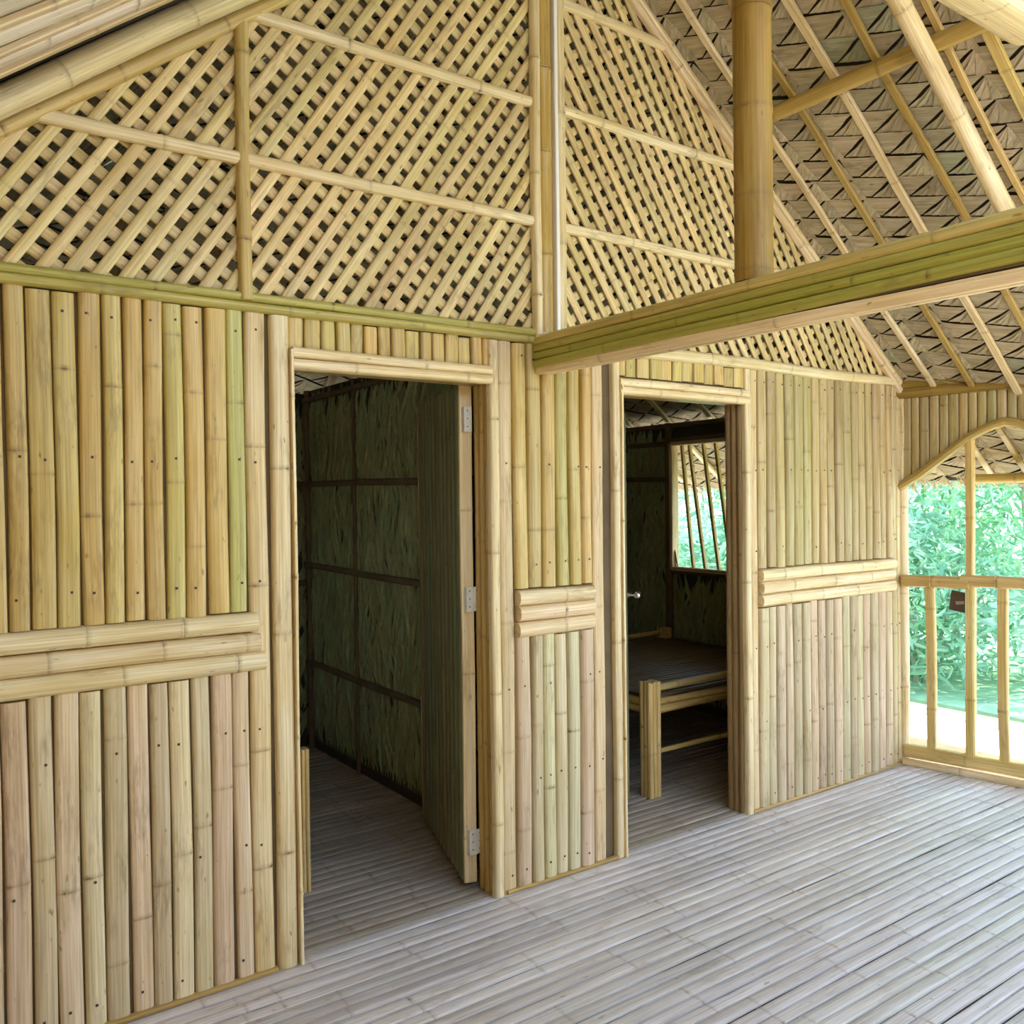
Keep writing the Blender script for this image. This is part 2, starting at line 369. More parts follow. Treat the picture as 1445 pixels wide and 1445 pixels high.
for nm, x0, x1, sg, lab in panels:
    e = empty('gable_lattice', ((x0+x1)/2, 0, 2.115)); tag(e, lab, 'lattice')
    lattice(x0, x1, sg, e, .061, int(x0*100)+500)
    for z in (2.555, 3.01, 3.43):
        xa = max(x0, RX-(RZ-z-.03)/SL); xb = min(x1, RX+(RZ-z-.03)/SL)
        if xb-xa < .1: continue
        mb = MB(); half(mb, (xa, -.012, z+R(-.004, .004)), (xb, -.012, z+R(-.004, .004)), .040, .022, (0, -1, 0), nodes=.5, bright=R(.55, .68), wob=.003); mb.build('rail', MT['pale'], e)
mb = MB(); half(mb, (.934, -.012, 2.12), (.934, -.012, gable_z(.934)-.05), .042, .026, (0, -1, 0), nodes=.55, bright=.5, green=.25)
o = mb.build('lattice_upright', MT['wall']); tag(o, 'slim vertical bamboo upright in the left half of the lattice gable', 'upright')
# central king post of the gable
e = empty('gable_post', (2.125, 0, 2.12)); tag(e, 'central bamboo post of the lattice gable, a brown culm between pale strips', 'post')
mb = MB(); pole(mb, (2.116, -.004, 2.09), (2.116, -.004, RZ-.05), .036, .36, bright=.6); mb.build('culm', MT['amber'], e)
mb = MB(); half(mb, (2.066, -.015, 2.12), (2.066, -.015, RZ-.1), .038, .03, (0, -1, 0), nodes=.5, bright=.62); mb.build('side_strip', MT['pale'], e)
mb = MB(); half(mb, (2.19, -.012, 2.12), (2.19, -.012, RZ-.1), .045, .026, (0, -1, 0), nodes=.5, bright=.6); mb.build('side_strip', MT['pale'], e)
mb = MB(); bar(mb, (2.158, -.03, 2.12), (2.158, -.03, RZ-.08), .017, .03, (0, -1, 0), bright=1, green=0); o = mb.build('white_strip', plain('white_strip', (.82, .80, .74), .5), e); tag(o, 'thin white strip')
# gable edge culms
def slope_pt(x, y, dk):          # dk: height below the thatch underside
    return Vector((x, y, gable_z(x)-dk))
mb = MB(); half(mb, slope_pt(XL, -.008, .078), slope_pt(RX-.03, -.008, .078), .05, .035, (0, -1, 0), nodes=.32, bright=.42); o = mb.build('gable_edge_culm', MT['wall']); tag(o, 'bamboo culm edging the left slope of the lattice gable, under the thick round pole', 'edge trim')
e = empty('gable_edge_culm', slope_pt(XR, 0, .05)); tag(e, 'paired bamboo strips edging the right slope of the lattice gable', 'edge trim')
for k, dk in enumerate((.020, .062)):
    mb = MB(); half(mb, slope_pt(XR-.0, -.012, dk), slope_pt(RX+.03, -.012, dk), .036, .026, (0, -1, 0), nodes=.5, bright=.62-.1*k); mb.build('strip', MT['pale'], e)

# ---- roof: thatch planes
def leafpoly(mb, P, O, fx, fy, pts, fibre, lift, green, bright):
    """one leaf: polygon pts (in fx,fy metres), raised by lift(p) along P"""
    vs = [O+fx*a+fy*b+P*l for (a, b), l in zip(pts, lift)]
    uo = R(0, 60); vo = R(0, 9); ca, sa = fibre
    uv = [(uo+a*ca+b*sa, vo-a*sa+b*ca) for a, b in pts]
    n = len(vs); mb.add(vs, [list(range(n))], uv, [(green, bright, 0)]*n)
def thatch(name, origin, fx, fy, nrm, inside, outline, parent_kind='structure', seed=3, edge=None):
    """fx: along eave, fy: down the slope, nrm: pointing down into the room"""
    random.seed(seed); fx = Vector(fx).normalized(); fy = Vector(fy).normalized(); nrm = Vector(nrm).normalized(); origin = Vector(origin)
    root = empty(name, origin); tag(root, kind=parent_kind)
    mb = MB()
    for i in range(-2, 60):
        for j in range(-30, 60):
            a = i*.17; b = j*.115+i*.055
            if not inside(a+.06, b-.05): continue
            O = origin+fx*(a+R(-.01, .01))+fy*(b+R(-.006, .006))
            gr = random.choice([0, 0, 0, 0, .1, .2, .7 if random.random() < .25 else 0]); br = R(.32, .66)
            c = R(-.004, .004)
            A = [(-.040, -.125), (.02, -.106+c), (.08, -.084+c*.5), (.131, -.066), (.095, -.050+c), (.05, -.0285-c*.5), (.001, -.0045), (-.040, -.0165)]
            leafpoly(mb, nrm, O, fx, fy, A, (.95, .31), [.006, .012, .013, .009, .009, .008, .007, .004], gr, br)
            D = (.137, -.060); E0 = (.005, -.001); E1 = (.154, .054)
            n = random.choice([3, 4, 5]); br2 = br+R(-.12, .12)
            for q in range(n):
                t0 = q/n; t1 = (q+1)/n+.01
                f = lambda t: (E0[0]+(E1[0]-E0[0])*t, E0[1]+(E1[1]-E0[1])*t+.002*math.sin(3.1*t))
                c0 = f(t0); c1 = f(t1); mm = lambda e: (D[0]*.5+e[0]*.5+.004, D[1]*.5+e[1]*.5+.004)
                m0 = mm(c0); m1 = mm(c1)
                leafpoly(mb, nrm, O, fx, fy, [D, m0, c0, c1, m1], (.75, -.66), [.008, .012+.003*(q % 2), .010, .006, .009], gr, br2+R(-.10, .10))
    mb.build('leaf_weave', MT['thatch'], root, smooth=False)
    mb = MB(); pts = [origin+fx*a+fy*b-nrm*.006 for a, b in outline]; polyprism(mb, pts, -nrm*.05)
    mb.build('thatch_backing', MT['dark'], root, smooth=False)  # dark sheet, its colour stands for shade in the gaps between leaves
    if edge:
        mb = MB()                                    # ragged leaf tips hanging past the eave
        a, a1, bb = edge
        while a < a1:
            O = origin+fx*a+fy*(bb-.04)-nrm*R(0, .03); l = R(.06, .15); ww = R(.008, .02); sk = R(-.04, .04)
            leafpoly(mb, nrm, O, fx, fy, [(0, 0), (ww, 0), (ww*.8+sk*.5, l*.6), (ww*.5+sk, l), (sk*.5, l*.6)], (0, 1), [0, .004, .012, .025, .01], random.choice([0, 0, .3]), R(.2, .6)); a += R(.006, .014)
        mb.build('leaf_fringe', MT['thatch'], root, smooth=False)
    return root
YF, YB = -2.75, 2.75; hyp = math.hypot(1, SL); S_EAVE = (5.3-RX)*hyp
hipy = lambda s: 0.28+(YB+.55-.28)*s/S_EAVE       # where the rear hip cuts the side slopes
nR = Vector((-SL, 0, -1)); dnR = Vector((1, 0, -SL))
thatch('ceiling_right', (RX, hipy(S_EAVE), RZ), (0, -1, 0), dnR, nR,
       lambda a, b: -.03 < b < S_EAVE and (hipy(S_EAVE)-a) < hipy(b)+.05 and hipy(S_EAVE)-a > YF,
       [(hipy(S_EAVE)-hipy(0), 0), (hipy(S_EAVE)-YF, 0), (hipy(S_EAVE)-YF, S_EAVE), (0, S_EAVE)], edge=(0, hipy(S_EAVE)-YF, S_EAVE), seed=3)
nL = Vector((SL, 0, -1)); dnL = Vector((-1, 0, -SL))
thatch('ceiling_left', (RX, hipy(S_EAVE), RZ), (0, -1, 0), dnL, nL,
       lambda a, b: -.03 < b < S_EAVE and (hipy(S_EAVE)-a) < hipy(b)+.05 and hipy(S_EAVE)-a > YF and not -.34 < hipy(S_EAVE)-a < -.02,  # leaves left out near the gable, bare dark sheet stands for deep shade
       [(hipy(S_EAVE)-hipy(0), 0), (hipy(S_EAVE)-YF, 0), (hipy(S_EAVE)-YF, S_EAVE), (0, S_EAVE)], edge=(0, hipy(S_EAVE)-YF, S_EAVE), seed=4)
# rear hip
hz = RZ-(5.3-RX)*SL; yb2 = hipy(S_EAVE); dh = Vector((0, yb2-.28, hz-RZ)); SH = dh.length; dh.normalize(); nh = Vector((0, -(RZ-hz)/(yb2-.28), -1)).normalized()
thatch('ceiling_rear', (RX-(5.3-RX), .28, RZ), (1, 0, 0), dh, nh,
       lambda a, b: -.03 < b < SH and abs(a-(5.3-RX)) < (5.3-RX)*b/SH+.02,
       [(5.3-RX, 0), (2*(5.3-RX), SH), (0, SH)], seed=5)

# ---- right wall beside the porch: eave beam, slat curtain, arch
fl_a = math.radians(10.4); wd = Vector((math.sin(fl_a), -math.cos(fl_a), 0)); wn = Vector((-math.cos(fl_a), -math.sin(fl_a), 0))   # along wall toward viewer / into porch
def RW(t, z, out=0): return Vector((XR, 0, z))+wd*t+wn*out
wr = empty('wall_right', (XR, 0, 0)); tag(wr, kind='structure')
LW = 2.3
def arch(t):          # underside of the arch, bay 0..1.05
    b = min(max(t, 0), 1.06)
    pts = [(0, 1.535), (.11, 1.60), (.22, 1.685), (.36, 1.79), (.46, 1.84), (.53, 1.857), (.60, 1.845), (.70, 1.79), (.84, 1.685), (.95, 1.60), (1.06, 1.535)]
    for (a0, z0), (a1, z1) in zip(pts, pts[1:]):
        if a0 <= b <= a1: return z0+(z1-z0)*(b-a0)/(a1-a0)
    return 1.535
mb = MB(); t = .012
while t < LW:
    ww = R(.040, .052); tt = t if t < 1.06 else t-1.1
    z0 = arch(tt)+.012; g, b = tint()
    half(mb, RW(t+ww/2, z0), RW(t+ww/2, 2.04), ww-.002, .014, wn, nodes=.5, green=g, bright=b-.1, wob=.0008); t += ww
mb.build('curtain_slats', MT['wall2'], wr)
mb = MB(); polyprism(mb, [RW(0, 2.04, -.004)]+[RW(k*LW/48, arch(k*LW/48 if k*LW/48 < 1.06 else k*LW/48-1.1)+.03, -.004) for k in range(49)]+[RW(LW, 2.04, -.004)], -wn*.012); mb.build('curtain_backing', MT['backing'], wr)
for k, (z, rr, g, b) in enumerate(((2.048, .030, .2, .5), (2.098, .030, .3, .6), (2.135, .016, .1, .9))):
    mb = MB(); pole(mb, RW(-.02, z, .016), RW(LW, z+.012, .016), rr, .45, green=g, bright=b); mb.build('eave_beam_culm', MT['kingpost'], wr)
for s0 in (0, 1.1):
    mb = MB(); n = 20; vs = []
    pts = [RW(s0+1.06*k/n, arch(1.06*k/n), .012) for k in range(n+1)]
    prof = circ(.024, 8); V = []; UV = []; T = []; Fc = []
    for k, p in enumerate(pts):
        d = (pts[min(k+1, n)]-pts[max(k-1, 0)]).normalized(); A = wn; B = d.cross(A).normalized()
        for j, (a, b) in enumerate(prof): V.append(p+A*a*1.3+B*b); UV.append((k*.06, j*.02)); T.append((0, .45, 0))
    for k in range(n):
        for j in range(8): j2 = (j+1) % 8; Fc.append([k*8+j, k*8+j2, (k+1)*8+j2, (k+1)*8+j])
    mb.add(V, Fc, UV, T); mb.build('arch_trim', MT['amber'], wr)
# corner and bay posts
for t0, nm in ((.008, 'corner_post'), (1.08, 'bay_post'), (2.2, 'bay_post')):
    mb = MB(); pole(mb, RW(t0, 0, -.012), RW(t0, 2.02, -.012), .030, .45, bright=.68, seg=12); mb.build(nm, MT['pale'], wr)
# railing: one thing with rails, balusters
for s0, lab in ((.02, 'bamboo porch railing with thick uprights under the arched opening by the lattice wall'), (1.12, 'bamboo porch railing of the next arched bay toward the front')):
    e = empty('porch_railing', RW(s0, 0)); tag(e, lab, 'railing', 'porch railings')
    mb = MB(); pole(mb, RW(s0, 1.018, .02), RW(s0+.34, 1.022, .02), .034, .3, bright=.5); pole(mb, RW(s0+.30, 1.032, .02), RW(s0+1.03, 1.036, .02), .032, .5, bright=.5, seg=12); mb.build('top_rail', MT['wall'], e)
    mb = MB(); bar(mb, RW(s0, .078, 0), RW(s0+1.03, .078, 0), .07, .05, wn, nodes=.4, bright=.55); mb.build('bottom_rail', MT['wall'], e)
    mb = MB(); bar(mb, RW(s0, .02, .035), RW(s0+1.03, .02, .035), .035, .03, wn, nodes=.4, bright=.5); mb.build('foot_strip', MT['pale'], e)
    for tt in (.150, .505, .68, .85):
        mb = MB(); bar(mb, RW(s0+tt-.005, .09, 0), RW(s0+tt-.018, 1.0, 0), .048, .036, wn, nodes=.5, bright=.55, wob=.004); mb.build('baluster', MT['wall'], e)
    mb = MB(); bar(mb, RW(s0+.338, .09, 0), RW(s0+.338, 1.0, 0), .046, .05, wn, nodes=.6, bright=.58); mb.build('baluster', MT['wall'], e)
    mb = MB(); bar(mb, RW(s0+.338, 1.03, 0), RW(s0+.338, 1.81, 0), .038, .05, wn, nodes=.6, bright=.5); mb.build('arch_mullion', MT['wall'], e)

# brown card tied behind the railing
e = empty('hanging_card', RW(.285, .86, -.04)); tag(e, 'small dark brown card hanging under the railing beside an upright', 'card')
mb = MB(); a0 = RW(.245, .98, -.045); polyprism(mb, [RW(.25, .975, -.045), RW(.325, .962, -.045), RW(.33, .852, -.045), RW(.235, .868, -.045)], wn*.003); mb.build('card', MT['card'], e, smooth=False)
mb = MB(); polyprism(mb, [RW(.27, .915, -.0415), RW(.315, .918, -.0415), RW(.312, .902, -.0415), RW(.272, .896, -.0415)], wn*.0006); o = mb.build('printed_mark', MT['cardmark'], e, smooth=False)
mb = MB(); pole(mb, RW(.285, .96, -.043), RW(.30, .99, -.03), .0015, None, seg=6); mb.build('tie', MT['nail'], e)

# ---- rooms behind the wall
def palm_wall(name, P0, along, ln, z1, nrm, holes=(), dens=1.0, seed=9, rods=(), post=(), z0=0, back='dark'):
    random.seed(seed); P0 = Vector(P0); along = Vector(along); nrm = Vector(nrm)
    root = empty(name, P0); tag(root, kind='structure'); mb = MB()
    inhole = lambda a, z: any(h[0] < a < h[1] and h[2] < z < h[3] for h in holes)
    row = z0+.05
    while row < z1:
        a = 0
        while a < ln:
            l = R(.20, .36); ww = R(.026, .046); an = R(-.5, .5); ca, sa = math.sin(an), math.cos(an)
            if not inhole(a, row) and not inhole(a+ca*l, row+sa*l) and row+sa*l < z1+.02 and 0 < a+ca*l < ln and not inhole(a+ca*l/2, row+sa*l/2):
                O = P0+along*a+Vector((0, 0, row)); fx = along; fz = Vector((0, 0, 1))
                pts = [(0, 0), (ca*l*.4+ww*.5*sa, sa*l*.4-ww*.5*ca), (ca*l, sa*l), (ca*l*.4-ww*.5*sa, sa*l*.4+ww*.5*ca)]
                leafpoly(mb, nrm, O, fx, fz, pts, (ca, sa), [.004, R(.006, .016), .006, R(.004, .012)], random.choice([0, .2, .6]), R(.25, .8))
            a += R(.010, .022)/dens
        row += .085
    mb.build('palm_leaf_lining', MT['palm'], root, smooth=False)
    mb = MB(); e0 = sorted(set([0, ln]+[h[0] for h in holes]+[h[1] for h in holes]))
    for a0, a1 in zip(e0, e0[1:]):
        hs = [h for h in holes if h[0] < (a0+a1)/2 < h[1]]
        segs = [(z0, z1)] if not hs else [(z0, hs[0][2]), (hs[0][3], z1)]
        for q0, q1 in segs:
            pa = P0+along*a0+Vector((0, 0, q0)); pb = P0+along*a1+Vector((0, 0, q0)); polyprism(mb, [pa, pb, pb+Vector((0, 0, q1-q0)), pa+Vector((0, 0, q1-q0))], -nrm*.03)
    mb.build('wall_panel', MT[back], root, smooth=False)
    for a0, za, a1, zb in rods:
        mb = MB(); half(mb, P0+along*a0+nrm*.012+Vector((0, 0, za)), P0+along*a1+nrm*.012+Vector((0, 0, zb)), .034, .022, nrm, nodes=.45, bright=.4); mb.build('batten', MT['backing'], root)
    for a0, rr in post:
        mb = MB(); pole(mb, P0+along*a0+nrm*.014+Vector((0, 0, 0)), P0+along*a0+nrm*.014+Vector((0, 0, z1)), rr, .45, bright=.25); mb.build('stud', MT['backing'], root)
    return root
palm_wall('wall_partition', (2.12, .065, 0), (0, 1, 0), 2.3, 2.16, (-1, 0, 0), seed=9, rods=((.0, 1.575, 2.3, 1.60), (0, 1.08, 2.3, 1.11), (0, .5, 2.3, .52), (0, 2.13, 2.3, 2.1)), post=((1.62, .012), (2.26, .02)))
palm_wall('wall_rear', (XL, 2.40, 0), (1, 0, 0), XR-XL, 2.15, (0, -1, 0), dens=.6, seed=10, rods=((0, 1.6, 4.9, 1.6), (0, 1.0, 4.9, 1.0)), post=((2.36, .012), (1.9, .02)))
WIN = (.93, 1.655, .985, 1.87)      # in metres from y=.065
ws = palm_wall('wall_exterior', (XR, .065, 0), (0, 1, 0), 2.3, 2.02, (-1, 0, 0), holes=(WIN,), seed=12,
          rods=((1.66, 1.875, 2.3, 1.88), (.9, 1.905, 1.68, 1.895), (1.68, 1.62, 2.3, 1.63), (0, 2.0, 2.3, 2.0), (.9, .965, 1.68, .965)), post=((1.685, .028), (.9, .025)))
mb = MB(); t = 0
while t < 2.3:
    if not (WIN[0] < t+.03 < WIN[1]):
        half(mb, (XR+.03, .095+t, 0), (XR+.03, .095+t, 2.0), .056, .02, (1, 0, 0), nodes=.4, bright=.5)
    else:
        half(mb, (XR+.03, .095+t, 0), (XR+.03, .095+t, .97), .056, .02, (1, 0, 0), nodes=.4, bright=.5)
    t += .06
mb.build('outer_slats', MT['wall'], ws)
palm_wall('wall_left', (XL, .065, 0), (0, 1, 0), 2.3, 2.0, (1, 0, 0), holes=((.4, 1.0, 1.1, 1.75),), dens=.5, seed=14)  # unseen side wall, opening added to light the open door leaf
# window in the far room: frame and leaning bars
wi = empty('window_1', (XR, 1.36, .985)); tag(wi, kind='structure')
mb = MB(); y0, y1 = .065+WIN[0], .065+WIN[1]
for p0, p1 in (((XR, y0, .985), (XR, y0, 1.87)), ((XR, y1, .985), (XR, y1, 1.87)), ((XR, y0, .985), (XR, y1, .985)), ((XR, y0, 1.87), (XR, y1, 1.87))):
    bar(mb, p0, p1, .03, .07, (1, 0, 0), nodes=None, bright=.5)
mb.build('window_frame', MT['pale'], wi)
for a0, a1 in ((1.655, 1.555), (1.585, 1.445), (1.455, 1.325), (1.345, 1.215), (1.235, 1.105), (1.13, 1.02)):
    mb = MB(); bar(mb, (XR+.02, a1, 1.0), (XR+.02, a0, 1.86), .022, .026, (1, 0, 0), nodes=.5, bright=.4); mb.build('window_bar', MT['wall'], wi)

# doors
def door(name, h0, h1, zt, th, side, seed):
    random.seed(seed); h0 = Vector((*h0, 0)); h1 = Vector((*h1, 0)); d = (h1-h0).normalized(); n = Vector((-d.y, d.x, 0))*side; L = (h1-h0).length
    root = empty(name, h0); tag(root, kind='structure')
    mb = MB(); s = 0
    c0 = h0+n*(-th*.5)
    polyprism(mb, [c0-n*th*.3+Vector((0, 0, .03)), c0+d*L-n*th*.3+Vector((0, 0, .03)), c0+d*L-n*th*.3+Vector((0, 0, zt)), c0-n*th*.3+Vector((0, 0, zt))], n*th*.6); mb.build('core_panel', MT['backing'], root, smooth=False)
    mb = MB()
    while s < L-.03:
        half(mb, h0+d*(s+.035)-n*th*.2+Vector((0, 0, .03)), h0+d*(s+.035)-n*th*.2+Vector((0, 0, zt)), .064, .016, n, nodes=.5, bright=R(.4, .6), green=R(.1, .7)); s += .068
    mb.build('door_slats', MT['doorskin'], root)
    mb = MB(); bar(mb, h0-n*th*.5-d*.008+Vector((0, 0, .025)), h0-n*th*.5-d*.008+Vector((0, 0, zt+.005)), th, .018, d, nodes=.6, bright=.62)
    mb.build('edge_board', MT['pale'], root)
    mb = MB(); bar(mb, h0+d*L-n*th*.5+Vector((0, 0, .025)), h0+d*L-n*th*.5+Vector((0, 0, zt)), th, .018, d, nodes=.6, bright=.6); mb.build('edge_board', MT['pale'], root)
    return root, d, n
random.seed(5)
dr, d, n = door('door_1', (1.800, .135), (2.035, .86), 1.925, .05, 1, 21)
h0 = Vector((1.800, .135, 0))
for z, ww, off in ((1.80, .028, -.038), (1.115, .028, -.036), (.185, .028, -.036)):
    mb = MB(); q = h0+Vector((0.008, -.036, z)); box(mb, (q.x-.004, q.y-.003, z-.05), (q.x+.026, q.y+.02, z+.045), mi=0)
    if z != 1.80: box(mb, (q.x+.027, q.y-.0042, z-.048), (q.x+.050, q.y-.001, z+.045), mi=0)
    for dz in (-.03, 0, .03):
        for dx in (.010, .040):
            if dx > .03 and z == 1.80: continue
            box(mb, (q.x+dx-.002, q.y-.0055, z+dz-.002), (q.x+dx+.002, q.y-.002, z+dz+.002), mi=1)
    pole(mb, (q.x+.0265, q.y-.004, z-.05), (q.x+.0265, q.y-.004, z+.045), .003, None, seg=8)
    o = mb.build('hinge', [MT['plate'], MT['nail']], dr, smooth=False); tag(o, 'pale metal hinge plate')
random.seed(6)
dr2, d, n = door('door_2', (2.545, .10), (2.965, .462), 1.90, .035, -1, 22)
kb = MB(); kp = Vector((2.945, .432, 1.02)); kn = Vector((d.y, -d.x, 0))
prf = [(0, .010), (.008, .012), (.012, .006), (.03, .006), (.036, .014), (.046, .019), (.056, .018), (.062, .012), (.065, .001)]
V = []; Fc = []; A = d; B = Vector((0, 0, 1))
for k, (t, r) in enumerate(prf):
    for j in range(14): a = 2*math.pi*j/14; V.append(kp+kn*t+A*(r*math.cos(a))+B*(r*math.sin(a)))
for k in range(len(prf)-1):
    for j in range(14): j2 = (j+1) % 14; Fc.append([k*14+j, k*14+j2, (k+1)*14+j2, (k+1)*14+j])
kb.add(V, Fc, [(0, 0)]*len(V), [(0, .5, 0)]*len(V)); o = kb.build('door_knob', MT['metal'], dr2); tag(o, 'shiny round metal knob')

# beds
def bed(x0, x1, y0, y1, hz_, lab, lw, seed):
    random.seed(seed); e = empty('bamboo_bed', ((x0+x1)/2, (y0+y1)/2, 0)); tag(e, lab, 'bed')
    for lx in (x0+lw/2, x1-lw/2):
        for ly in (y0+lw/2, y1-lw/2):
            mb = MB(); n_ = 3
            box(mb, (lx-lw/2+.008, ly-lw/2+.008, 0), (lx+lw/2-.008, ly+lw/2-.008, hz_-.004), mi=0)
            for k in range(n_):
                c = lx-lw/2+lw*(k+.5)/n_; half(mb, (c, ly-lw/2+.010, 0), (c, ly-lw/2+.010, hz_+R(-.003, .006)), lw/n_, .014, (0, -1, 0), nodes=.4, bright=.5)
                c = ly-lw/2+lw*(k+.5)/n_; half(mb, (lx-lw/2+.010, c, 0), (lx-lw/2+.010, c, hz_), lw/n_, .012, (-1, 0, 0), nodes=.4, bright=.5)
                half(mb, (lx+lw/2-.010, c, 0), (lx+lw/2-.010, c, hz_), lw/n_, .012, (1, 0, 0), nodes=.4, bright=.5)
            mb.build('leg', MT['wall'], e)
    for (zz, rr) in ((hz_-.04, .018), (.465, .020), (.425, .020)):
        for yy in (y0+lw*.45, y1-lw*.45):
            mb = MB(); pole(mb, (x0+lw-.01, yy, zz), (x1-lw+.01, yy, zz+.004), rr, .4, bright=.42); mb.build('side_rail', MT['wall'], e)
    for (zz, rr) in ((.465, .022), (.425, .020)):
        for xx in (x0+lw*.5, x1-lw*.5):
            mb = MB(); pole(mb, (xx, y0+lw-.01, zz), (xx, y1-lw+.01, zz), rr, .4, bright=.4); mb.build('end_rail', MT['wall'], e)
    mb = MB(); bar(mb, (x0+lw, y0+lw*.5, .215), (x1-lw, y0+lw*.5, .21), .022, .02, (0, -1, 0), nodes=.5, bright=.45); mb.build('stretcher', MT['wall'], e)
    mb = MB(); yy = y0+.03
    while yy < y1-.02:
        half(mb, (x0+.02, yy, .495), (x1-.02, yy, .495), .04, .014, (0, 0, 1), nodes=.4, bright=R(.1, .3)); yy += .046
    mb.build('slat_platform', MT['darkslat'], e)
    return e
bed(3.075, 4.52, .42, 1.75, .575, 'low bamboo bed with slatted top seen through the far doorway', .076, 31)
bed(-.2, 1.318, .466, 1.6, .545, 'bamboo bed whose corner leg shows inside the nearer doorway', .05, 32)

# ================================================================== ROOF FRAME
random.seed(40)
# long green beam under the ridge, toward the viewer
e = empty('tie_beam', (2.09, -1.6, 1.96)); tag(e, 'heavy green bamboo beam of stacked culms running from the gable post across the porch', 'beam')
yb = -2.7; zu = lambda y: -.006*y
for k, (z, hh, g, b, m) in enumerate(((2.098, .034, .1, .52, 'beam'), (2.068, .030, .8, .48, 'beam'), (2.040, .030, 1.0, .46, 'beam'), (2.010, .034, .85, .47, 'beam'))):
    mb = MB(); dz = .004*2.7
    half(mb, (2.065, -.02, z), (2.065, yb, z+dz), hh, .020, (-1, 0, 0), nodes=.6, green=g, bright=b, node_amp=.04, wob=.0015); mb.build('side_culm', MT[m], e)
mb = MB(); box(mb, (2.060, yb, 1.995), (2.14, -.02, 2.11)); mb.build('core', MT['backing'], e)
for xx in (2.078, 2.115):
    mb = MB(); half(mb, (xx, -.02, 2.000), (xx, yb, 2.0-.014), .042, .028, (0, 0, -1), nodes=.7, bright=.74, node_amp=.03); o = mb.build('bottom_culm', MT['pale'], e)
mb = MB(); half(mb, (2.10, -.02, 2.105), (2.10, yb, 2.115), .07, .02, (0, 0, 1), nodes=.7, bright=.5, green=.4); mb.build('top_culm', MT['beam'], e)
# king post standing on the beam
mb = MB(); pole(mb, (2.10, -1.03, 2.12), (2.10, -1.03, RZ-.09), .056, [.03, .245, .50, .79, 1.1, 1.4], seg=20, bright=.5, node_amp=.045, wob=.001)
o = mb.build('king_post', MT['kingpost']); tag(o, 'thick amber bamboo post standing on the green beam', 'post')
mb = MB(); pole(mb, (RX, -2.7, RZ-.07), (RX, .5, RZ-.07), .045, .45, bright=.5); o = mb.build('ridge_pole', MT['wall']); tag(o, 'round bamboo ridge pole at the top of the roof', 'ridge pole')

# rafters on the right slope
def tube_on_slope(name, side, y, xa, xb, dk, r, mat, b, lab, group, style='bar', w_=.04, green=0, cat='rafter'):
    mb = MB(); xa, xb = (xa, xb) if side > 0 else (2*RX-xa, 2*RX-xb)
    f = lambda x: Vector((x, y, gable_z(x)-dk*hyp))
    N = Vector((-SL, 0, -1)) if side > 0 else Vector((SL, 0, -1))
    if style == 'pole': pole(mb, f(xa), f(xb), r, .42, bright=b, green=green, seg=16, node_amp=.06, wob=.004)
    elif style == 'half': half(mb, f(xa)-N.normalized()*r, f(xb)-N.normalized()*r, w_, r*1.6, N, nodes=.26, bright=b, green=green, node_amp=.08, wob=.002)
    else: bar(mb, f(xa), f(xb), w_, r*1.6, N, nodes=.5, bright=b, green=green, wob=.004)
    o = mb.build(name, MT[mat]); tag(o, lab, cat, group); return o
small = [(-.19, .030, 'pale', .55, 'slim bamboo rafter of the right roof slope, nearest the lattice gable'),
         (-.385, .030, 'amber', .3, 'slim brownish rafter of the right slope, second from the lattice gable'),
         (-.585, .036, 'pale', .55, 'slim pale rafter of the right slope, third from the lattice gable'),
         (-.775, .030, 'amber', .45, 'slim olive rafter of the right slope, just left of the thick round rafter'),
         (-1.165, .042, 'wall', .6, 'split rafter of the right slope at the right picture edge'),
         (-1.02, .026, 'wall', .5, 'thin rafter hugging the right side of the thick round rafter')]
for y, w_, m, b, lab in small:
    tube_on_slope('roof_rafter', 1, y, RX+.05, 5.25, .022, .012, m, b, lab, 'slim rafters of the right roof slope', w_=w_)
for y in (-1.4, -1.6, -1.8, -2.0, -2.2, -2.4):
    pass
tube_on_slope('round_rafter', 1, -1.005, RX+.05, 4.05, .14, .034, 'pale', .68, 'thick round bamboo rafter crossing over the purlin on the right roof slope', 'thick round rafters', style='pole')
tube_on_slope('round_rafter', -1, -.12, RX+.05, 4.75, .032, .037, 'pale', .58, 'thick round bamboo pole along the left slope in front of the lattice gable', 'thick round rafters', style='pole')
for y in (.22, .6, 1.0, 1.4, 1.8, 2.2):
    tube_on_slope('roof_rafter', 1, y, RX+.05+max(0, (y-.2))*.85, 5.2, .024, .013, 'pale', .6, 'pale rafter over the far room seen above its doorway', 'rafters over the far room', w_=.04)
# left slope seen at the upper left corner
wide = 0
for y, ww, kind in ((-.365, .024, 0), (-.43, .080, 1), (-.490, .026, 0), (-.56, .090, 1), (-.635, .028, 0), (-.72, .095, 1), (-.80, .028, 0), (-.88, .095, 1)):
    labs = ['grey weathered half culm under the left roof slope, nearest the gable', 'grey weathered half culm under the left roof slope, second from the gable', 'grey weathered half culm in the extreme top left corner of the roof', 'grey weathered half culm of the left slope farthest from the gable']
    labt = {-.365: 'thin tan batten under the left roof slope beside the dark gap', -.490: 'thin tan batten between the first two grey half culms', -.635: 'thin tan batten between the second and third grey half culms', -.80: 'thin tan batten past the third grey half culm'}
    if kind: tube_on_slope('roof_culm', -1, y, RX+.2, 5.1, .034, .024, 'grey', R(.65, .95), labs[wide], 'grey half culms of the left slope', style='half', w_=ww, cat='roof culm'); wide += 1
    else: tube_on_slope('roof_batten', -1, y, RX+.2, 5.1, .040, .010, 'pale', .5, labt[y], 'tan battens of the left slope', w_=ww, cat='roof batten')
